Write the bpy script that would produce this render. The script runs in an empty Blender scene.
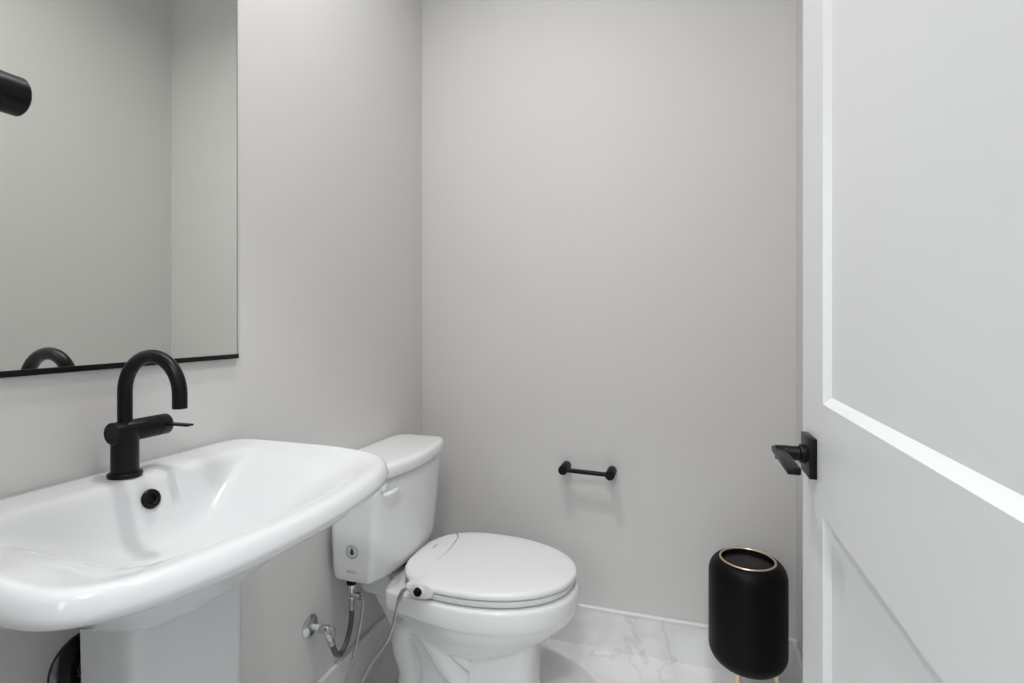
import bpy, bmesh, math
from mathutils import Vector, Matrix
C = bpy.context.scene.collection
SC = bpy.context.scene
PI = math.pi

# ------------------------------------------------------------------ camera, light, exposure
ROOM_W = 1.264          # left wall x=0, right wall x=ROOM_W, back wall y=0
FRONT = -1.645          # room side of the front wall
CEIL = 2.70
cam_d = bpy.data.cameras.new('camera')
cam = bpy.data.objects.new('camera', cam_d); C.objects.link(cam)
cam.location = (0.934, -1.80, 1.10)
cam.rotation_euler = (PI/2, 0, math.radians(17.784))
cam_d.sensor_width = 36.0
cam_d.lens = 530.0/1024.0*36.0
cam_d.shift_y = -20.5/1024.0
cam_d.clip_start = 0.02
SC.camera = cam

vs = SC.view_settings
vs.view_transform = 'Standard'; vs.look = 'None'; vs.gamma = 1.0; vs.use_curve_mapping = False
vs.exposure = 0.0

w = bpy.data.worlds.new('world'); SC.world = w; w.use_nodes = True
w.node_tree.nodes['Background'].inputs['Color'].default_value = (0.9, 0.95, 1.0, 1)
w.node_tree.nodes['Background'].inputs['Strength'].default_value = 0.3

def area(name, loc, target, size, power, color=(1,1,1), shape='DISK', size_y=None):
    d = bpy.data.lights.new(name, 'AREA'); d.shape = shape; d.size = size
    if size_y: d.size_y = size_y
    d.energy = power; d.color = color
    o = bpy.data.objects.new(name, d); C.objects.link(o); o.location = loc
    o.rotation_euler = (Vector(target)-Vector(loc)).to_track_quat('-Z', 'Y').to_euler()
    return o
# recessed downlight of the powder room, then a second one added as soft fill (their trims are built below)
DLS = [(0.36, -0.93, 8.2), (0.84, -1.20, 4.6)]
for x_, y_, p_ in DLS:
    area('downlight_lamp', (x_, y_, CEIL-0.012), (x_, y_, 0), 0.08, p_, (1.0, 0.985, 0.965)).data.spread = math.radians(150)
# ceiling light of the hallway behind the camera, then an added windowless soft fill
area('hallway_lamp', (0.95, -2.55, CEIL-0.012), (0.95, -2.55, 0), 0.35, 28.0, (0.97, 0.985, 1.0))
area('hallway_fill_light', (0.45, -3.4, 1.5), (0.5, 0, 1.2), 0.6, 8.0, (0.95, 0.98, 1.0), 'RECTANGLE', 1.0)

# ------------------------------------------------------------------ materials
def mat(name, col, rough=0.5, metal=0.0, spec=0.5, coat=0.0):
    m = bpy.data.materials.new(name); m.use_nodes = True
    b = m.node_tree.nodes['Principled BSDF']
    b.inputs['Base Color'].default_value = (*col, 1); b.inputs['Roughness'].default_value = rough
    b.inputs['Metallic'].default_value = metal; b.inputs['Specular IOR Level'].default_value = spec
    b.inputs['Coat Weight'].default_value = coat
    return m
def paint(name, col, rough=0.55, bump=0.02, scale=220, spec=0.35):
    m = mat(name, col, rough, spec=spec); nt = m.node_tree; b = nt.nodes['Principled BSDF']
    tc = nt.nodes.new('ShaderNodeTexCoord'); n = nt.nodes.new('ShaderNodeTexNoise')
    n.inputs['Scale'].default_value = scale; n.inputs['Detail'].default_value = 2
    bp = nt.nodes.new('ShaderNodeBump'); bp.inputs['Strength'].default_value = bump; bp.inputs['Distance'].default_value = 0.002
    nt.links.new(tc.outputs['Object'], n.inputs['Vector']); nt.links.new(n.outputs['Fac'], bp.inputs['Height'])
    nt.links.new(bp.outputs['Normal'], b.inputs['Normal'])
    return m
def marble(name, grout=True):
    m = mat(name, (0.8, 0.8, 0.79), 0.3, spec=0.4); nt = m.node_tree; L = nt.links.new
    b = nt.nodes['Principled BSDF']
    tc = nt.nodes.new('ShaderNodeTexCoord')
    mp = nt.nodes.new('ShaderNodeMapping'); mp.inputs['Rotation'].default_value = (0.35, 0.2, 0.9); mp.inputs['Location'].default_value = (1.37, 0.4, 0.2)
    L(tc.outputs['Object'], mp.inputs['Vector'])
    def vein(scale, warp, lo, hi, dist):
        n = nt.nodes.new('ShaderNodeTexNoise'); n.inputs['Scale'].default_value = scale; n.inputs['Detail'].default_value = 5
        n.inputs['Roughness'].default_value = 0.55; n.inputs['Distortion'].default_value = warp
        L(mp.outputs['Vector'], n.inputs['Vector'])
        a = nt.nodes.new('ShaderNodeMath'); a.operation = 'SUBTRACT'; a.inputs[1].default_value = dist; L(n.outputs['Fac'], a.inputs[0])
        c = nt.nodes.new('ShaderNodeMath'); c.operation = 'ABSOLUTE'; L(a.outputs[0], c.inputs[0])
        r = nt.nodes.new('ShaderNodeMapRange'); r.inputs['From Min'].default_value = lo; r.inputs['From Max'].default_value = hi
        r.inputs['To Min'].default_value = 1; r.inputs['To Max'].default_value = 0; L(c.outputs[0], r.inputs['Value'])
        return r.outputs['Result']
    v1 = vein(2.6, 0.7, 0.0, 0.018, 0.53); v2 = vein(2.0, 0.6, 0.0, 0.09, 0.47)
    m1 = nt.nodes.new('ShaderNodeMix'); m1.data_type = 'RGBA'
    m1.inputs['A'].default_value = (0.88, 0.89, 0.895, 1); m1.inputs['B'].default_value = (0.79, 0.795, 0.795, 1)
    L(v2, m1.inputs['Factor'])
    f = nt.nodes.new('ShaderNodeMath'); f.operation = 'MULTIPLY'; f.inputs[1].default_value = 0.35; L(v1, f.inputs[0])
    m2 = nt.nodes.new('ShaderNodeMix'); m2.data_type = 'RGBA'; m2.inputs['B'].default_value = (0.50, 0.50, 0.49, 1)
    L(f.outputs[0], m2.inputs['Factor']); L(m1.outputs['Result'], m2.inputs['A'])
    out = m2.outputs['Result']
    if grout:
        br = nt.nodes.new('ShaderNodeTexBrick'); br.offset = 0.5
        br.inputs['Scale'].default_value = 1; br.inputs['Brick Width'].default_value = 1.2; br.inputs['Row Height'].default_value = 0.6
        br.inputs['Mortar Size'].default_value = 0.0012; br.inputs['Mortar Smooth'].default_value = 0.1
        L(tc.outputs['Object'], br.inputs['Vector'])
        m3 = nt.nodes.new('ShaderNodeMix'); m3.data_type = 'RGBA'; m3.inputs['B'].default_value = (0.6, 0.6, 0.59, 1)
        L(br.outputs['Fac'], m3.inputs['Factor']); L(out, m3.inputs['A']); out = m3.outputs['Result']
    L(out, b.inputs['Base Color'])
    return m
def emit(name, col, s):
    m = bpy.data.materials.new(name); m.use_nodes = True; nt = m.node_tree
    b = nt.nodes['Principled BSDF']; b.inputs['Base Color'].default_value = (*col, 1)
    b.inputs['Emission Color'].default_value = (*col, 1); b.inputs['Emission Strength'].default_value = s
    return m
M_wall = paint('wall_paint', (0.675, 0.666, 0.658), 0.6)
M_ceil = paint('ceiling_paint', (0.8, 0.8, 0.79), 0.7)
M_door = paint('door_paint', (0.80, 0.82, 0.835), 0.35, 0.01, 90)
M_trim = paint('trim_paint', (0.82, 0.82, 0.82), 0.35, 0.005)
M_floor = marble('marble_tile'); M_base = marble('marble_base', False)
M_basetop = mat('base_cap', (0.86, 0.86, 0.86), 0.3)
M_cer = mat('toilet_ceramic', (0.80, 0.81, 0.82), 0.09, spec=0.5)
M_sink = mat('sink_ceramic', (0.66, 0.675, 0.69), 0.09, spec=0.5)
M_plas = mat('white_plastic', (0.78, 0.79, 0.80), 0.28, spec=0.45)
M_black = mat('matte_black', (0.0035, 0.0035, 0.0042), 0.35, spec=0.2)
M_bin = mat('bin_black', (0.0022, 0.0022, 0.0025), 0.45, spec=0.14)
M_chrome = mat('chrome', (0.60, 0.60, 0.61), 0.07, 1.0)
M_steel = mat('brushed_steel', (0.42, 0.41, 0.40), 0.3, 1.0)
M_chrome_refl = mat('chrome_dark_reflection', (0.10, 0.10, 0.105), 0.16, 1.0)  # chrome of the drain trap, its dark reflections put into the base colour
M_gold = mat('champagne_gold', (0.80, 0.66, 0.48), 0.28, 1.0)
M_hose_dark = mat('dark_braid', (0.11, 0.105, 0.10), 0.45, 0.3)
M_clear = mat('pale_plastic', (0.62, 0.70, 0.74), 0.3)
M_ring = mat('sticker_pale', (0.66, 0.74, 0.73), 0.4)
M_rim2 = mat('sticker_grey', (0.44, 0.48, 0.50), 0.4)
M_drop = mat('sticker_drop', (0.018, 0.055, 0.06), 0.4)
M_print = mat('grey_print', (0.40, 0.40, 0.41), 0.5)
M_mirror = mat('mirror_silver', (0.845, 0.885, 0.84), 0.0, 1.0)
M_edge = mat('mirror_edge', (0.10, 0.12, 0.11), 0.3)
M_dark = mat('dark_gap', (0.02, 0.02, 0.02), 0.6)
M_glow = emit('lamp_glow', (1.0, 0.97, 0.93), 6.0)
def braid(m, scale):
    nt = m.node_tree; b = nt.nodes['Principled BSDF']
    tc = nt.nodes.new('ShaderNodeTexCoord'); n = nt.nodes.new('ShaderNodeTexVoronoi'); n.inputs['Scale'].default_value = scale
    bp = nt.nodes.new('ShaderNodeBump'); bp.inputs['Strength'].default_value = 0.5; bp.inputs['Distance'].default_value = 0.001
    nt.links.new(tc.outputs['Object'], n.inputs['Vector']); nt.links.new(n.outputs['Distance'], bp.inputs['Height'])
    nt.links.new(bp.outputs['Normal'], b.inputs['Normal'])
M_braid = mat('silver_braid', (0.46, 0.45, 0.43), 0.32, 1.0)
braid(M_braid, 700); braid(M_hose_dark, 700)

# ------------------------------------------------------------------ helpers
def thing(name, label, cat, loc, group=None):
    o = bpy.data.objects.new(name, None); C.objects.link(o); o.location = loc; o.empty_display_size = 0.05
    o['label'] = label; o['category'] = cat
    if group: o['group'] = group
    return o
def wloc(o):
    v = Vector((0, 0, 0))
    while o: v += o.location; o = o.parent
    return v
def obj(name, bm, m, parent=None, smooth=True, origin=None, angle=40, sub=0, kind=None):
    """bm is in world coordinates; one mesh object comes out of it"""
    bmesh.ops.recalc_face_normals(bm, faces=bm.faces[:])
    if parent is not None: org = wloc(parent); loc = Vector((0, 0, 0))
    else: org = Vector(origin or (0, 0, 0)); loc = org
    bm.transform(Matrix.Translation(-org))
    if smooth:
        lim = math.radians(angle)
        for f in bm.faces: f.smooth = True
        for e in bm.edges:
            if len(e.link_faces) == 2 and e.calc_face_angle(0) > lim: e.smooth = False
    me = bpy.data.meshes.new(name); bm.to_mesh(me); bm.free(); me.materials.append(m)
    o = bpy.data.objects.new(name, me); C.objects.link(o); o.location = loc
    if parent is not None: o.parent = parent
    if sub:
        s = o.modifiers.new('smooth', 'SUBSURF'); s.levels = sub; s.render_levels = sub
    if kind: o['kind'] = kind
    return o
def struct(name, bm, m, parent=None, **k): return obj(name, bm, m, parent, kind='structure', **k)
def BM(): return bmesh.new()
def box(bm, lo, hi, bev=0.0, seg=2):
    r = bmesh.ops.create_cube(bm, size=1)
    vs_ = r['verts']
    for v in vs_:
        v.co = Vector([lo[i] + (v.co[i]+0.5)*(hi[i]-lo[i]) for i in range(3)])
    if bev:
        es = list({e for v in vs_ for e in v.link_edges})
        bmesh.ops.bevel(bm, geom=es, offset=bev, segments=seg, affect='EDGES', profile=0.5)
    return bm
def loft(bm, rings, cap0=True, cap1=True, closed=True):
    vr = [[bm.verts.new(p) for p in r] for r in rings]
    n = len(rings[0])
    for a, b in zip(vr, vr[1:]):
        for i in range(n if closed else n-1):
            j = (i+1) % n
            bm.faces.new((a[i], a[j], b[j], b[i]))
    if cap0: bm.faces.new(vr[0][::-1])
    if cap1: bm.faces.new(vr[-1])
    return vr
def lathe(bm, prof, c=(0, 0, 0), axis='z', n=48, cap=True):
    """prof: list of (radius, height)"""
    rings = []
    for r, h in prof:
        ring = []
        for i in range(n):
            a = 2*PI*i/n; u, v = r*math.cos(a), r*math.sin(a)
            p = {'z': (u, v, h), 'x': (h, u, v), 'y': (u, h, v)}[axis]
            ring.append(Vector(p)+Vector(c))
        rings.append(ring)
    loft(bm, rings, cap, cap); return bm
def spline(pts, k=10):
    pts = [Vector(p) for p in pts]; P = [2*pts[0]-pts[1]] + pts + [2*pts[-1]-pts[-2]]; out = []
    for i in range(1, len(P)-2):
        a, b, c, d = P[i-1:i+3]
        for s in range(k):
            t = s/k
            out.append(0.5*((2*b)+(c-a)*t+(2*a-5*b+4*c-d)*t*t+(3*b-a-3*c+d)*t**3))
    out.append(pts[-1]); return out
def tube(bm, path, r, n=16, cap=True):
    path = [Vector(p) for p in path]; rings = []; up = None
    for i, p in enumerate(path):
        t = (path[min(i+1, len(path)-1)]-path[max(i-1, 0)]).normalized()
        if up is None: up = t.orthogonal().normalized()
        else: up = (up - t*up.dot(t)).normalized()
        s = t.cross(up); rr = r[i] if isinstance(r, (list, tuple)) else r
        rings.append([p+(up*math.cos(2*PI*k/n)+s*math.sin(2*PI*k/n))*rr for k in range(n)])
    loft(bm, rings, cap, cap); return bm
def torus(bm, c, R, r, axis='z', n=48, m=12, sq=1.0):
    rings = []
    for k in range(m+1):
        a = 2*PI*k/m; rings.append((R+r*math.cos(a), r*math.sin(a)*sq))
    lathe(bm, rings, c, axis, n, cap=False)
    bmesh.ops.remove_doubles(bm, verts=bm.verts[:], dist=1e-6); return bm
def prism(bm, poly, z0, z1, f):
    """poly of (u,v) extruded along a third axis; f maps (u,v,h) to a point"""
    loft(bm, [[f(u, v, z0) for u, v in poly], [f(u, v, z1) for u, v in poly]]); return bm
def polar(t, n):
    c, s_ = math.cos(t), math.sin(t); r = (abs(c)**n+abs(s_)**n)**(-1.0/n); return c*r, s_*r
def sgnpow(v, e): return math.copysign(abs(v)**e, v)

# ------------------------------------------------------------------ the setting
HX0, HX1, HY = -0.7, 2.2, -3.6      # the hallway outside the doorway
OPX0, OPX1, OPZ = 0.37, 1.156, 2.04
T = 0.12
struct('floor', box(BM(), (HX0, HY, -0.05), (HX1, T, 0)), M_floor, smooth=False)
struct('ceiling', box(BM(), (HX0, HY, CEIL), (HX1, T, CEIL+0.05)), M_ceil, smooth=False)
struct('wall_left', box(BM(), (-T, FRONT-T, 0), (0, T, CEIL)), M_wall, smooth=False)
struct('wall_back', box(BM(), (0, 0, 0), (ROOM_W, T, CEIL)), M_wall, smooth=False)
struct('wall_right', box(BM(), (ROOM_W, FRONT-T, 0), (ROOM_W+T, T, CEIL)), M_wall, smooth=False)
bm = BM()
box(bm, (0, FRONT-T, 0), (OPX0, FRONT, CEIL)); box(bm, (OPX1, FRONT-T, 0), (ROOM_W, FRONT, CEIL)); box(bm, (OPX0, FRONT-T, OPZ), (OPX1, FRONT, CEIL))
struct('wall_front', bm, M_wall, smooth=False)
bm = BM()
box(bm, (HX0-T, HY, 0), (HX0, FRONT-T, CEIL)); box(bm, (HX1, HY, 0), (HX1+T, FRONT-T, CEIL)); box(bm, (HX0, HY-T, 0), (HX1, HY, CEIL))
box(bm, (HX0, FRONT-T, 0), (-T, FRONT, CEIL)); box(bm, (ROOM_W+T, FRONT-T, 0), (HX1, FRONT, CEIL))
struct('wall_hallway', bm, M_wall, smooth=False)
bm = BM()
for x0, x1 in ((OPX0, OPX0+0.015), (OPX1-0.004, OPX1)): box(bm, (x0, FRONT-T-0.002, 0), (x1, FRONT+0.002, OPZ))
box(bm, (OPX0, FRONT-T-0.002, OPZ-0.015), (OPX1, FRONT+0.002, OPZ))
struct('trim_1', bm, M_trim, smooth=False)

BH = 0.1335
def base(name, lo, hi, cap_lo, cap_hi):
    b = struct(name, box(BM(), lo, hi), M_base, smooth=False)
    struct('base_cap', box(BM(), cap_lo, cap_hi, 0.0025), M_basetop, b)
base('baseboard_back', (0, -0.012, 0), (ROOM_W, 0, BH-0.008), (0, -0.0145, BH-0.008), (ROOM_W, 0, BH))
base('baseboard_left', (0, FRONT, 0), (0.012, -0.012, BH-0.008), (0, FRONT, BH-0.008), (0.0145, -0.0145, BH))
base('baseboard_right', (ROOM_W-0.012, FRONT, 0), (ROOM_W, -0.012, BH-0.008), (ROOM_W-0.0145, FRONT, BH-0.008), (ROOM_W, -0.0145, BH))

# ------------------------------------------------------------------ the open door
DX, DT = 1.115, 0.036            # room face of the leaf, thickness
DY0, DY1 = -1.629, -0.867         # hinge side, free edge
def door_face(bm, x, s):
    """one panelled face with its two recessed panels; s: direction into the leaf"""
    st = 0.123; zt, zl1, zl0, zb = 1.90, 0.9875, 0.837, 0.24
    ys = [DY0, DY0+st, DY1-st, DY1]; zs = [0.01, zb, zl0, zl1, zt, 2.03]
    bw, bd = 0.0105, 0.0085
    def q(*p): bm.faces.new([bm.verts.new(v) for v in p])
    for i in range(3):
        for j in range(5):
            y0, y1, z0, z1 = ys[i], ys[i+1], zs[j], zs[j+1]
            if i == 1 and j in (1, 3):
                O = [(x, y0, z0), (x, y1, z0), (x, y1, z1), (x, y0, z1)]
                I = [(x+s*bd, y0+bw, z0+bw), (x+s*bd, y1-bw, z0+bw), (x+s*bd, y1-bw, z1-bw), (x+s*bd, y0+bw, z1-bw)]
                for k in range(4):
                    l = (k+1) % 4; q(O[k], O[l], I[l], I[k])
                q(*I)
            else: q((x, y0, z0), (x, y1, z0), (x, y1, z1), (x, y0, z1))
bm = BM()
door_face(bm, DX, 1); door_face(bm, DX+DT, -1)
for a, b in (((DY0, 0.01), (DY1, 0.01)), ((DY1, 0.01), (DY1, 2.03)), ((DY1, 2.03), (DY0, 2.03)), ((DY0, 2.03), (DY0, 0.01))):
    bm.faces.new([bm.verts.new(p) for p in ((DX, *a), (DX, *b), (DX+DT, *b), (DX+DT, *a))])
bmesh.ops.remove_doubles(bm, verts=bm.verts[:], dist=1e-5)
door = struct('door_1', bm, M_door, smooth=False)
HYc, HZ = -0.932, 0.905
def lever(side):
    s = -1 if side == 'in' else 1
    x0 = DX if side == 'in' else DX+DT
    X = lambda d: x0 + s*d
    lo = min(X(0), X(0.010)); hi = max(X(0), X(0.010))
    h = obj('door_handle', box(BM(), (lo, HYc-0.0285, HZ-0.0285), (hi, HYc+0.0285, HZ+0.0285), 0.0012), M_black, door)
    h['label'] = 'matte black lever handle on square rose'
    bm = BM(); lathe(bm, [(0.0135, X(0.008)), (0.0135, X(0.017)), (0.0105, X(0.018)), (0.0105, X(0.049))], (0, HYc, HZ+0.001), 'x', 32)
    obj('spindle', bm, M_black, h)
    bm = BM(); a, b = sorted((X(0.037), X(0.053)))
    box(bm, (a, HYc-0.118, HZ-0.001), (b, HYc+0.011, HZ+0.0085), 0.002)
    obj('lever', bm, M_black, h)
lever('in')
bm = BM(); box(bm, (DX+0.006, DY1-0.001, HZ-0.028), (DX+DT-0.006, DY1+0.0012, HZ+0.028), 0.0004)
obj('latch_plate', bm, M_black, door)

# ------------------------------------------------------------------ recessed downlight
for (x_, y_, p_), lb in zip(DLS, ('round white recessed downlight in the ceiling, the one nearer the mirror', 'round white recessed downlight added to the ceiling as soft fill, the one nearer the door')):
    dl = thing('recessed_ceiling_light', lb, 'ceiling light', (x_, y_, CEIL), 'recessed ceiling lights')
    bm = BM(); lathe(bm, [(0.05, CEIL-0.002), (0.052, CEIL-0.007), (0.072, CEIL-0.005), (0.074, CEIL)], (x_, y_, 0), 'z', 48, cap=False); obj('trim_ring', bm, M_trim, dl)
    bm = BM(); lathe(bm, [(0.051, CEIL-0.001), (0.051, CEIL-0.004)], (x_, y_, 0)); obj('diffuser', bm, M_glow, dl)

# ------------------------------------------------------------------ mirror
MY0, MY1, MZ0, MZ1 = -1.462, -0.878, 1.0195, 1.98
mr = thing('wall_mirror', 'large frameless wall mirror with a thin black bottom rail above the sink', 'mirror', (0, (MY0+MY1)/2, MZ0))
obj('mirror_glass', box(BM(), (0.001, MY0, MZ0+0.002), (0.0065, MY1-0.0015, MZ1)), M_mirror, mr, smooth=False)
bm = BM(); box(bm, (0.0006, MY1-0.0014, MZ0+0.002), (0.0068, MY1, MZ1)); obj('glass_edge', bm, M_edge, mr, smooth=False)
bm = BM(); box(bm, (0.0005, MY0, MZ0-0.001), (0.010, MY1+0.001, MZ0+0.0085), 0.0006); obj('bottom_rail', bm, M_black, mr)

# ------------------------------------------------------------------ black wall lamp in front of the mirror
WL = (0.10, -1.3305, 1.3955)
wl = thing('wall_lamp', 'black cylindrical wall fixture reaching in front of the mirror at its left edge', 'wall lamp', (0, -1.53, 1.3955))
bm = BM(); R_ = 0.0255
lathe(bm, [(R_-0.003, -1.66), (R_, -1.657), (R_, WL[1]-0.0025), (R_-0.0025, WL[1])], (WL[0], 0, WL[2]), 'y', 48); obj('lamp_tube', bm, M_black, wl)
bm = BM(); lathe(bm, [(0.045, 0.0), (0.045, 0.018), (0.042, 0.021)], (0, -1.53, 1.3955), 'x', 40); obj('wall_plate', bm, M_black, wl)
bm = BM(); lathe(bm, [(0.011, 0.015), (0.011, 0.085)], (0, -1.53, 1.3955), 'x', 24); obj('arm', bm, M_black, wl)

# ------------------------------------------------------------------ pedestal sink
YC = -1.17
sink = thing('pedestal_sink', 'white ceramic pedestal sink with bow front below the mirror', 'sink', (0.2, YC, 0))
NS = 144
def outline(xb, xf, hw, n, bow, z, nb=None, side=0.0, fd=0.0):
    """rounded outline, straight behind (x=xb), bowed in front (x=xf)"""
    cx_, a = (xb+xf)/2, (xf-xb)/2; pts = []
    for i in range(NS):
        t = 2*PI*i/NS
        u, v = polar(t, n if math.cos(t) >= 0 else (nb or n))
        x = cx_+a*u
        if u > 0: x -= bow*u*(v*v)
        pts.append(Vector((x, YC+hw*v, z - side*max(0.0, (abs(v)-0.55)/0.45) - fd*max(0.0, u)**1.5)))
    return pts
XB = 0.004
rings = []
XF, HW = 0.459, 0.300
def rim(d, z, n=6.0, xb=XB, fd=0.010): return outline(xb, XF-d, HW-d, n, 0.055, z, 14, 0.0, fd)
# underside from the bottom up
rings += [outline(XB+0.05, 0.25, 0.10, 4, 0.01, 0.668), outline(XB+0.04, 0.265, 0.118, 4, 0.012, 0.682),
          outline(XB+0.02, 0.315, 0.178, 4, 0.024, 0.721, 8), outline(XB, 0.355, 0.218, 5, 0.037, 0.765, 12), rim(0.040, 0.784, fd=-0.004), rim(0.016, 0.793, fd=-0.005), rim(0.0045, 0.805, fd=-0.001), rim(0.0, 0.818, fd=0.004),
          rim(0.0012, 0.829), rim(0.006, 0.8400, 7), rim(0.012, 0.8455, 8, xb=XB+0.0015), rim(0.018, 0.8475, 8, xb=XB+0.006)]
# inside going down: flat tap deck behind, a steep back slope, long shallow slopes at both ends
rings += [outline(0.084, XF-0.029, HW-0.028, 6, 0.054, 0.8470, 16, 0.004, 0.010),
          outline(0.0945, XF-0.041, 0.252, 5, 0.050, 0.8445, 16, 0.006, 0.010),
          outline(0.1005, XF-0.055, 0.230, 5, 0.046, 0.8365, 16, 0.004, 0.008),
          outline(0.1055, XF-0.070, 0.202, 4.8, 0.042, 0.822, 14, 0.0, 0.004),
          outline(0.112, XF-0.086, 0.172, 4.4, 0.036, 0.805, 12),
          outline(0.120, XF-0.106, 0.142, 4.0, 0.03, 0.786, 10),
          outline(0.130, XF-0.124, 0.115, 3.8, 0.022, 0.766, 8),
          outline(0.143, XF-0.146, 0.089, 3.4, 0.012, 0.750, 5),
          outline(0.168, XF-0.172, 0.062, 2.8, 0.0, 0.740, 3.2),
          outline(0.204, 0.264, 0.03, 2.2, 0.0, 0.7355, 2.2),
          outline(0.2105, 0.2575, 0.0235, 2.0, 0.0, 0.734, 2.0)]
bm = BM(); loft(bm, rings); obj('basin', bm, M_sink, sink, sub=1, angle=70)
bm = BM(); lathe(bm, [(0.021, 0.7335), (0.022, 0.737), (0.017, 0.738), (0.015, 0.7365)], (0.234, YC, 0), 'z', 32); obj('drain', bm, M_black, sink)
# overflow ring on the back slope of the bowl
bm = BM(); torus(bm, (0, 0, 0), 0.0115, 0.0045, 'x', 32, 10); lathe(bm, [(0.0105, -0.004), (0.0105, -0.0015)], (0, 0, 0), 'x', 24)
bm.transform(Matrix.Translation((0.1125, YC+0.011, 0.811)) @ Matrix.Rotation(math.radians(-15), 4, 'Y')); obj('overflow_ring', bm, M_black, sink)
# pedestal column: open-backed, flat front with rounded corners
def ped(xb, xf, hw, z, r=0.03, k=6):
    pts = [Vector((xb, YC-hw, z))]
    for (px, py, a0) in ((xf-r, YC-hw+r, -PI/2), (xf-r, YC+hw-r, 0)):
        for j in range(k+1):
            a = a0+PI/2*j/k; pts.append(Vector((px+r*math.cos(a), py+r*math.sin(a), z)))
    pts.append(Vector((xb, YC+hw, z)))
    return pts
bm = BM(); loft(bm, [ped(0.118, 0.235, 0.115, 0.0), ped(0.118, 0.235, 0.115, 0.03), ped(0.122, 0.225, 0.102, 0.10), ped(0.124, 0.222, 0.099, 0.45), ped(0.122, 0.226, 0.103, 0.715)])
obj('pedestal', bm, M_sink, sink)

# ------------------------------------------------------------------ faucet
FX, FY, FZ = 0.068, -1.169, 0.8475
fc = thing('faucet', 'matte black single-hole gooseneck faucet on the back deck of the sink', 'faucet', (FX, FY, FZ))
bm = BM(); lathe(bm, [(0.0240, FZ), (0.0246, FZ+0.003), (0.0243, FZ+0.0055), (0.023, FZ+0.007), (0.0195, FZ+0.0075)], (FX, FY, 0)); obj('base_flange', bm, M_black, fc)
bm = BM(); lathe(bm, [(0.0195, FZ+0.006), (0.0195, 0.922)], (FX, FY, 0)); obj('body', bm, M_black, fc)
CZ = 0.9195
bm = BM(); lathe(bm, [(0.0168, -1.191), (0.0178, -1.1898), (0.0178, -1.1185), (0.0170, -1.1177)], (FX, 0, CZ), 'y', 40); obj('mixer_barrel', bm, M_black, fc)
bm = BM(); lathe(bm, [(0.0170, -1.1173), (0.0178, -1.1165), (0.0178, -1.097), (0.0168, -1.0958)], (FX, 0, CZ), 'y', 40)
cp = obj('control_cap', bm, M_black, fc)
bm = BM(); box(bm, (FX+0.012, -1.112, CZ+0.0005), (FX+0.066, -1.098, CZ+0.004), 0.0012); obj('lever', bm, M_black, fc)
bm = BM(); RS = 0.0588; TOP = 0.985
path = [(FX, FY, 0.925), (FX, FY, 0.95), (FX, FY, 0.975)]
for k in range(25):
    a = PI - PI*k/24; path.append((FX+RS+RS*math.cos(a), FY, TOP+RS*math.sin(a)))
path.append((FX+2*RS, FY, TOP-0.012)); path.append((FX+2*RS, FY, TOP-0.022))
tube(bm, path, 0.0107, 24); obj('spout', bm, M_black, fc, angle=50)

# ------------------------------------------------------------------ drain trap behind the pedestal
tp = thing('drain_trap', 'metal drain pipe with round wall plate behind the sink pedestal, dark reflections in its colour', 'drain pipe', (0, -1.20, 0.56))
bm = BM(); lathe(bm, [(0.050, 0.0), (0.049, 0.004), (0.038, 0.011), (0.019, 0.013)], (0, -1.190, 0.543), 'x', 48, cap=False); obj('wall_plate', bm, M_chrome_refl, tp)
bm = BM(); tube(bm, spline([(0.004, -1.190, 0.543), (0.035, -1.190, 0.543), (0.058, -1.188, 0.53), (0.067, -1.185, 0.49), (0.078, -1.178, 0.465), (0.09, -1.174, 0.49), (0.095, -1.172, 0.58), (0.095, -1.17, 0.667)], 8), 0.0175, 20); obj('trap_pipe', bm, M_chrome_refl, tp)

# ------------------------------------------------------------------ toilet
TY = -0.38; TT = -0.389
toilet = thing('toilet', 'white two-piece toilet with closed bidet seat against the left wall', 'toilet', (0.33, TY, 0))
NT = 96
def halfw(x, xb, xf, wd, wm):
    """half width of the bowl outline at x: deck width wd behind, widest wm, elliptic towards the tip"""
    xm = xb+(xf-xb)*0.56
    if x >= xm: return wm*max(0.0, 1-((x-xm)/(xf-xm))**2.15)**0.5
    t = (x-xb)/(xm-xb); s = t*t*(3-2*t); wv = wd+(wm-wd)*s
    q = min(1.0, max(0.0, (x-0.146)/0.024)); q = q*q*(3-2*q)      # the deck steps in under the tank
    w0 = min(wv, 0.088)
    return w0+(wv-w0)*q
def bowl_ring(xb, xf, wd, wm, z, r=0.03):
    h = NT; top = []
    for i in range(h+1):
        t = i/h; x = xb+(xf-xb)*(1-math.cos(t*PI))/2 if t > 0 else xb
        wv = halfw(x, xb, xf, wd, wm)
        d = x-xb
        if d < r: wv -= r-math.sqrt(max(0, r*r-(r-d)**2))
        top.append((x, wv))
    pts = [Vector((x, TY-wv, z)) for x, wv in top] + [Vector((x, TY+wv, z)) for x, wv in top[::-1][1:]]
    return pts
bm = BM()
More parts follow.
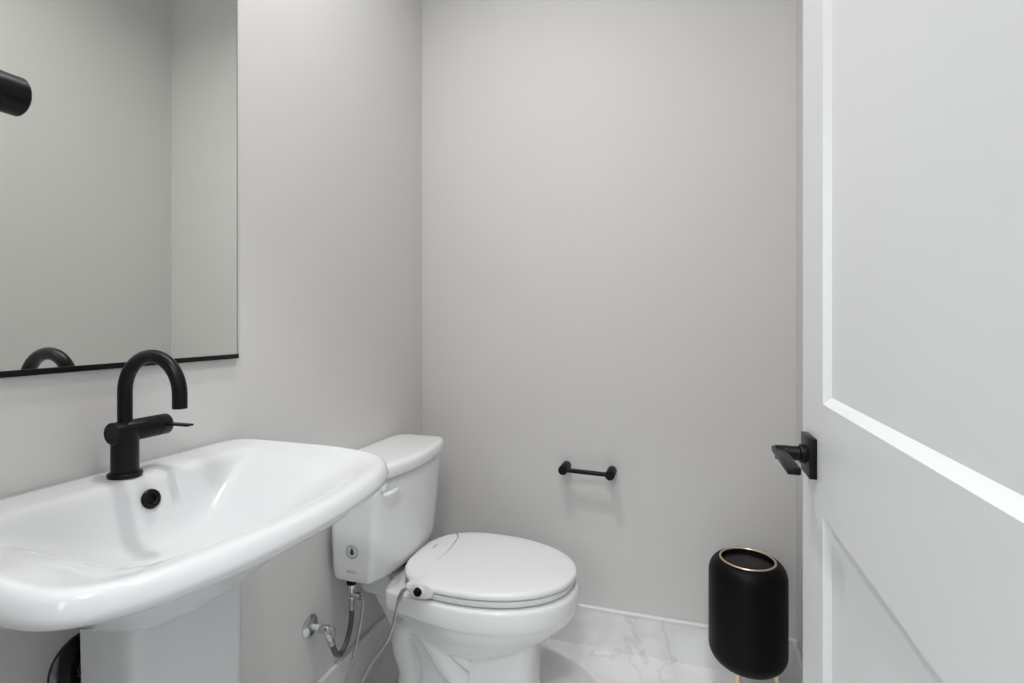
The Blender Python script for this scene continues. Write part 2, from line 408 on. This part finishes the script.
loft(bm, [bowl_ring(0.115, 0.50, 0.088, 0.088, 0.0), bowl_ring(0.115, 0.50, 0.088, 0.088, 0.012), bowl_ring(0.14, 0.49, 0.050, 0.055, 0.035), bowl_ring(0.165, 0.49, 0.042, 0.050, 0.10),
          bowl_ring(0.14, 0.50, 0.042, 0.062, 0.155), bowl_ring(0.10, 0.545, 0.048, 0.10, 0.200), bowl_ring(0.085, 0.600, 0.056, 0.145, 0.248),
          bowl_ring(0.070, 0.640, 0.066, 0.170, 0.283), bowl_ring(0.058, 0.657, 0.066, 0.180, 0.306), bowl_ring(0.045, 0.660, 0.112, 0.186, 0.314), bowl_ring(0.034, 0.664, 0.140, 0.1905, 0.318), bowl_ring(0.031, 0.667, 0.148, 0.193, 0.326),
          bowl_ring(0.030, 0.668, 0.149, 0.194, 0.342),
          bowl_ring(0.030, 0.667, 0.149, 0.1935, 0.366), bowl_ring(0.032, 0.663, 0.147, 0.191, 0.3735), bowl_ring(0.038, 0.655, 0.141, 0.183, 0.3765)])
obj('bowl', bm, M_cer, toilet, sub=1, angle=75)
# front column of the foot
def col_ring(xb, xf, hw, z, n=24):
    pts = []
    for i in range(n+1):
        a = -PI/2+PI*i/n; e = 0.62
        pts.append(Vector((xf-0.075+0.075*sgnpow(math.cos(a), e), TY+hw*sgnpow(math.sin(a), e), z)))
    return pts + [Vector((xb, TY+hw, z)), Vector((xb, TY-hw, z))]
bm = BM()
loft(bm, [col_ring(0.375, 0.566, 0.092, 0.0), col_ring(0.375, 0.566, 0.092, 0.014), col_ring(0.380, 0.556, 0.081, 0.03), col_ring(0.382, 0.552, 0.078, 0.10), col_ring(0.380, 0.554, 0.080, 0.17), col_ring(0.36, 0.565, 0.092, 0.23), col_ring(0.34, 0.58, 0.10, 0.26)])
obj('foot_column', bm, M_cer, toilet, angle=35)
# sculpted trapway on the visible side, and its twin
for s in (-1, 1):
    bm = BM()
    p = spline([(0.43, TY+s*0.030, 0.085), (0.37, TY+s*0.044, 0.095), (0.315, TY+s*0.050, 0.135), (0.27, TY+s*0.050, 0.195), (0.225, TY+s*0.050, 0.240), (0.175, TY+s*0.046, 0.225), (0.168, TY+s*0.046, 0.16), (0.188, TY+s*0.048, 0.09), (0.165, TY+s*0.05, 0.0)], 8)
    tube(bm, p, [0.033+0.008*math.sin(PI*i/(len(p)-1)) for i in range(len(p))], 20); obj('trapway', bm, M_cer, toilet)
    bm = BM()
    p = spline([(0.45, TY+s*0.02, 0.155), (0.39, TY+s*0.050, 0.150), (0.34, TY+s*0.062, 0.185), (0.30, TY+s*0.068, 0.235), (0.26, TY+s*0.060, 0.285)], 8)
    tube(bm, p, [0.022+0.006*i/(len(p)-1) for i in range(len(p))], 20); obj('trapway_rib', bm, M_cer, toilet)
# tank
def tank_ring(xb, xf, hw, z, bow=0.03, n=9, xs=0.0):
    cx_, a = (xb+xf)/2, (xf-xb)/2; pts = []
    for i in range(NT):
        u, v = polar(2*PI*i/NT, n); x = cx_+a*u
        if u > 0: x -= bow*u*v*v
        pts.append(Vector((x, TT+hw*v, z)))
    return pts
bm = BM()
loft(bm, [tank_ring(0.04, 0.150, 0.163, 0.391, 0.02), tank_ring(0.026, 0.166, 0.179, 0.394, 0.024), tank_ring(0.018, 0.177, 0.1875, 0.402, 0.026), tank_ring(0.016, 0.182, 0.189, 0.418, 0.027),
          tank_ring(0.012, 0.197, 0.1925, 0.55, 0.029), tank_ring(0.010, 0.205, 0.196, 0.672, 0.03), tank_ring(0.010, 0.205, 0.196, 0.682, 0.03)])
obj('tank', bm, M_cer, toilet, sub=1, angle=60)
bm = BM()
loft(bm, [tank_ring(0.010, 0.207, 0.1985, 0.678, 0.032), tank_ring(0.004, 0.214, 0.2055, 0.680, 0.033), tank_ring(0.002, 0.218, 0.2085, 0.686, 0.034), tank_ring(0.002, 0.218, 0.2085, 0.702, 0.034),
          tank_ring(0.004, 0.216, 0.2065, 0.7115, 0.034), tank_ring(0.010, 0.209, 0.2005, 0.7160, 0.034), tank_ring(0.022, 0.195, 0.1865, 0.7175, 0.034)])
obj('tank_lid', bm, M_cer, toilet, sub=1, angle=60)
bm = BM(); lathe(bm, [(0.05, 0.37), (0.05, 0.40)], (0.105, TY, 0)); obj('tank_gasket', bm, M_dark, toilet)
# flush lever on the tank front, at the end nearest the sink
FLY = TT-0.166
bm = BM(); lathe(bm, [(0.016, 0.160), (0.016, 0.182), (0.012, 0.186)], (0, FLY, 0.652), 'x', 32)
fl = obj('flush_lever', bm, M_plas, toilet)
bm = BM(); rr = []
for t in range(9):
    u = t/8; y = FLY-0.030+0.062*u; wz = 0.0050+0.003*math.sin(PI*u); x = 0.190+0.013*math.sin(PI*u*0.8)
    rr.append([(x+0.005*math.cos(2*PI*k/16), y, 0.642+0.002*u+wz*math.sin(2*PI*k/16)) for k in range(16)])
loft(bm, rr); obj('lever_arm', bm, M_plas, fl)
# round water-saving sticker with a drop, and the small printed name, on the side facing the sink
def side_y(z): return TT-(0.1888+(z-0.418)/0.132*0.0035)
def on_side(x, z, off): return Vector((x, side_y(z)-off, z))
SX, SZ = 0.093, 0.4815
def disc(r0, r1, off, n=36):
    bm = BM()
    a = [on_side(SX+r1*math.cos(2*PI*k/n), SZ+r1*math.sin(2*PI*k/n), off) for k in range(n)]
    if r0 == 0:
        lo = [p+Vector((0, 0.003, 0)) for p in a]; loft(bm, [lo, a])
    else:
        b = [on_side(SX+r0*math.cos(2*PI*k/n), SZ+r0*math.sin(2*PI*k/n), off) for k in range(n)]
        loft(bm, [[p+Vector((0, 0.003, 0)) for p in a], a, b, [p+Vector((0, 0.003, 0)) for p in b]], False, False)
    return bm
st = obj('sticker', disc(0, 0.0178, 0.0006), M_ring, toilet, smooth=False); st['label'] = 'round sticker with a dark water drop'
obj('sticker_ring', disc(0.0135, 0.0192, 0.0009), M_rim2, st, smooth=False)
bm = BM(); dp = []
for k in range(32):
    a = 2*PI*k/32; r = 0.0064; x = r*math.sin(a)*(1 if math.cos(a) < 0 else (1-math.cos(a))**0.9 if False else 1)
    zc = -0.002+r*math.cos(a)
    if math.cos(a) > 0: t = math.cos(a); zc = -0.002+0.0142*t; x = r*math.sin(a)*(1-0.55*t)
    dp.append((SX+x, SZ+zc))
loft(bm, [[on_side(x, z, -0.002) for x, z in dp], [on_side(x, z, 0.0014) for x, z in dp]]); obj('water_drop', bm, M_drop, st, smooth=False)
def letters(name, text, size, m, parent, mtx, ext=0.0004):
    cu = bpy.data.curves.new('txt', 'FONT'); cu.body = text; cu.size = size; cu.extrude = ext; cu.align_x = 'CENTER'; cu.align_y = 'CENTER'; cu.resolution_u = 4
    t = bpy.data.objects.new('txt', cu); C.objects.link(t); bpy.context.view_layer.update()
    me = bpy.data.meshes.new_from_object(t.evaluated_get(bpy.context.evaluated_depsgraph_get()))
    bpy.data.objects.remove(t); bm = BM(); bm.from_mesh(me); bm.transform(mtx)
    return obj(name, bm, m, parent, smooth=False)
letters('printed_name', 'TOTO', 0.0110, M_print, toilet, Matrix.Translation(on_side(0.088, 0.4265, 0.0006)) @ Matrix.Rotation(PI/2, 4, 'X'))

# seat with lid and side control
LXB, LXF, LHW = 0.180, 0.661, 0.190
def seat_ring(d, z, xb=LXB, xf=LXF, hw=LHW):
    xb, xf, hw = xb+d, xf-d, hw-d
    pts = []; xm = xb+(xf-xb)*0.42
    for i in range(NT):
        t = 2*PI*i/NT; c, s = math.cos(t), math.sin(t)
        u, v = polar(t, 2.06 if c >= 0 else 2.6)
        x, y = xm+(xf-xm if c >= 0 else xm-xb)*u, hw*v
        pts.append(Vector((x, TY+y, z)))
    return pts
bm = BM()
loft(bm, [seat_ring(0.018, 0.3775), seat_ring(0.012, 0.3780), seat_ring(0.009, 0.380), seat_ring(0.006, 0.392), seat_ring(0.008, 0.3955), seat_ring(0.014, 0.397)])
seat = obj('toilet_seat', bm, M_plas, toilet, sub=1, angle=60)
bm = BM()
loft(bm, [seat_ring(0.012, 0.3985), seat_ring(0.003, 0.4000), seat_ring(0.0, 0.403), seat_ring(0.0, 0.4105), seat_ring(0.003, 0.4155), seat_ring(0.010, 0.4185), seat_ring(0.03, 0.4200), seat_ring(0.08, 0.4208), seat_ring(0.15, 0.421)])
lid = obj('seat_lid', bm, M_plas, seat, sub=1, angle=70)
# groove and tiny print on the hinge end of the lid
bm = BM(); gp = spline([(0.241, TY+0.150, 0.4203), (0.262, TY+0.118, 0.4206), (0.272, TY+0.06, 0.4208), (0.276, TY+0.0, 0.4208), (0.274, TY-0.05, 0.4208)], 8)
tube(bm, gp, [0.0004+0.0019*(1-i/len(gp)) for i in range(len(gp))], 8); obj('hinge_groove', bm, M_print, lid)
bm = BM()
for k in range(7): box(bm, (0.222, TY+0.018+k*0.0042, 0.4202), (0.222+0.003+0.0012*(k % 3), TY+0.0205+k*0.0042, 0.4210))
obj('tiny_print', bm, M_print, lid, smooth=False)
# control pod on the near side
KX, KZ = 0.287, 0.405
bm = BM(); rr = []
for r_, yy in ((0.95, -0.140), (1.0, -0.168), (1.0, -0.184), (0.93, -0.189), (0.7, -0.191)):
    rr.append([(KX+0.004+0.036*r_*sgnpow(math.cos(2*PI*k/32), 0.8), TY+yy, KZ-0.003+0.0205*r_*sgnpow(math.sin(2*PI*k/32), 0.9)) for k in range(32)])
loft(bm, rr); pod = obj('control_pod', bm, M_plas, seat)
bm = BM(); lathe(bm, [(0.0150, TY-0.185), (0.0150, TY-0.194), (0.0135, TY-0.196), (0.0115, TY-0.196), (0.0115, TY-0.193)], (KX, 0, KZ-0.002), 'y', 32); obj('knob_collar', bm, M_plas, seat)
bm = BM(); lathe(bm, [(0.0108, TY-0.186), (0.0108, TY-0.200), (0.009, TY-0.202)], (KX, 0, KZ-0.002), 'y', 32); obj('knob', bm, M_black, seat)
IX, IZ = 0.257, 0.408
bm = BM(); lathe(bm, [(0.010, TY-0.160), (0.010, TY-0.192), (0.008, TY-0.194), (0.0055, TY-0.194), (0.0055, TY-0.199)], (IX, 0, IZ), 'y', 24); obj('water_inlet', bm, M_plas, seat)

# ------------------------------------------------------------------ shut-off valve on the left wall
sv = thing('shutoff_valve', 'chrome shut-off valve with round wall plate on left wall beside the toilet', 'valve', (0, -0.633, 0.295))
bm = BM(); lathe(bm, [(0.030, 0.0), (0.0295, 0.003), (0.022, 0.009), (0.010, 0.011), (0.008, 0.011)], (0, -0.633, 0.296), 'x', 40, cap=False); obj('wall_plate', bm, M_chrome, sv)
bm = BM(); lathe(bm, [(0.0075, 0.006), (0.0075, 0.037)], (0, -0.633, 0.296), 'x', 24); s_ = obj('stub_pipe', bm, M_clear, sv); s_['label'] = 'pale stub pipe'
bm = BM(); lathe(bm, [(0.010, 0.034), (0.0115, 0.036), (0.0115, 0.058), (0.009, 0.061)], (0, -0.633, 0.296), 'x', 28); tube(bm, [(0.048, -0.632, 0.296), (0.0495, -0.612, 0.256)], 0.0085, 20); obj('valve_body', bm, M_chrome, sv)
bm = BM(); rr = []
for x, r_ in ((0.060, 0.006), (0.064, 0.011), (0.069, 0.0125), (0.074, 0.010), (0.075, 0.004)):
    rr.append([(x-0.012, -0.616+0.8*r_*math.cos(2*PI*k/28), 0.281+1.25*r_*math.sin(2*PI*k/28)) for k in range(28)])
loft(bm, rr); obj('valve_knob', bm, M_chrome, sv)
# dark supply hose up to the tank
sh = thing('supply_hose', 'dark braided supply hose looping from wall valve up to the tank', 'hose', (0.05, -0.60, 0.22))
bm = BM(); tube(bm, spline([(0.0495, -0.610, 0.252), (0.05, -0.600, 0.227), (0.05, -0.588, 0.206), (0.05, -0.570, 0.197), (0.05, -0.546, 0.209), (0.05, -0.527, 0.240), (0.05, -0.520, 0.270), (0.05, -0.520, 0.300)], 8), 0.0072, 16); obj('braided_tube', bm, M_hose_dark, sh)
bm = BM(); tube(bm, [(0.0495, -0.6135, 0.259), (0.0498, -0.6065, 0.243)], 0.0092, 12); obj('lower_nut', bm, M_steel, sh)
bm = BM(); lathe(bm, [(0.0082, 0.290), (0.0082, 0.310), (0.0098, 0.312), (0.0098, 0.323)], (0.05, -0.520, 0), 'z', 20); obj('ferrule', bm, M_steel, sh)
# T adapter under the tank
ta = thing('tee_adapter', 'chrome T adapter with black nut screwed under the toilet tank', 'pipe fitting', (0.05, -0.52, 0.325))
bm = BM(); lathe(bm, [(0.0108, 0.324), (0.0115, 0.327), (0.0115, 0.339), (0.009, 0.341), (0.009, 0.349), (0.0112, 0.351), (0.0112, 0.364)], (0.05, -0.520, 0), 'z', 24)
lathe(bm, [(0.0085, 0.050), (0.0085, 0.070), (0.0098, 0.071), (0.0098, 0.082)], (0, -0.522, 0.333), 'x', 20); obj('tee_body', bm, M_chrome, ta)
bm = BM(); lathe(bm, [(0.0138, 0.362), (0.0138, 0.3925)], (0.05, -0.520, 0), 'z', 8); obj('tank_nut', bm, M_black, ta, smooth=False)
# thin silver hose from the T adapter to the bidet seat
bh = thing('bidet_hose', 'thin silver braided hose hanging from T adapter to the bidet seat control', 'hose', (0.10, -0.58, 0.02))
bm = BM(); tube(bm, spline([(0.083, -0.522, 0.333), (0.090, -0.523, 0.325), (0.088, -0.526, 0.285), (0.084, -0.552, 0.20), (0.080, -0.585, 0.135), (0.078, -0.60, 0.07), (0.088, -0.59, 0.03), (0.105, -0.57, 0.05), (0.115, -0.567, 0.125), (0.140, -0.560, 0.180), (0.185, -0.543, 0.252), (0.217, -0.552, 0.355), (0.236, -0.570, 0.392), (IX, TY-0.2000, IZ)], 8), 0.0042, 14); obj('braided_tube', bm, M_braid, bh)
bm = BM(); tube(bm, [(0.222, -0.556, 0.365), (0.242, -0.574, 0.398)], 0.0060, 16); obj('end_ferrule', bm, M_steel, bh)

# ------------------------------------------------------------------ toilet paper holder
ph = thing('toilet_paper_holder', 'matte black empty toilet paper holder with two round posts on back wall', 'toilet paper holder', (0.63, 0, 0.60))
for x, z in ((0.5555, 0.602), (0.7105, 0.598)):
    bm = BM(); lathe(bm, [(0.0155, 0.0), (0.0155, -0.068), (0.0145, -0.0695)], (x, 0, z), 'y', 32); obj('post', bm, M_black, ph)
bm = BM(); tube(bm, [(0.567, -0.054, 0.6005), (0.700, -0.054, 0.597)], 0.0075, 20); obj('bar', bm, M_black, ph)

# ------------------------------------------------------------------ waste bin
BX, BY = 1.107, -0.20
bn = thing('waste_bin', 'tall black capsule bin with gold rim and gold legs beside the door', 'bin', (BX, BY, 0))
bm = BM(); prof = []
R0, ZB, ZT, rc = 0.1015, 0.150, 0.4395, 0.044
prof.append((0.03, ZB))
for k in range(9):
    a = -PI/2+PI/2*k/8; prof.append((R0-0.048+0.048*math.cos(a), ZB+0.048+0.048*math.sin(a)))
for k in range(9):
    a = PI/2*k/8; prof.append((R0-0.030+0.030*math.cos(a), ZT-rc+rc*math.sin(a)))
prof += [(0.069, ZT-0.002), (0.068, ZT-0.010)]
lathe(bm, prof, (BX, BY, 0), 'z', 72); obj('body', bm, M_bin, bn, angle=35)
bm = BM(); lathe(bm, [(0.0675, ZT-0.016), (0.0675, ZT-0.0095), (0.066, ZT-0.0085), (0.03, ZT-0.008)], (BX, BY, 0), 'z', 64); obj('swing_lid', bm, M_black, bn)
bm = BM(); torus(bm, (BX, BY, ZT), 0.0705, 0.0030, 'z', 72, 12); obj('rim', bm, M_gold, bn)
for a in (-2.0, 0.10, 1.85):
    dx, dy = math.cos(a), math.sin(a)
    bm = BM(); tube(bm, [(BX+0.070*dx, BY+0.070*dy, 0.178), (BX+0.088*dx, BY+0.088*dy, 0.0)], [0.0088, 0.0060], 16); obj('leg', bm, M_gold, bn)
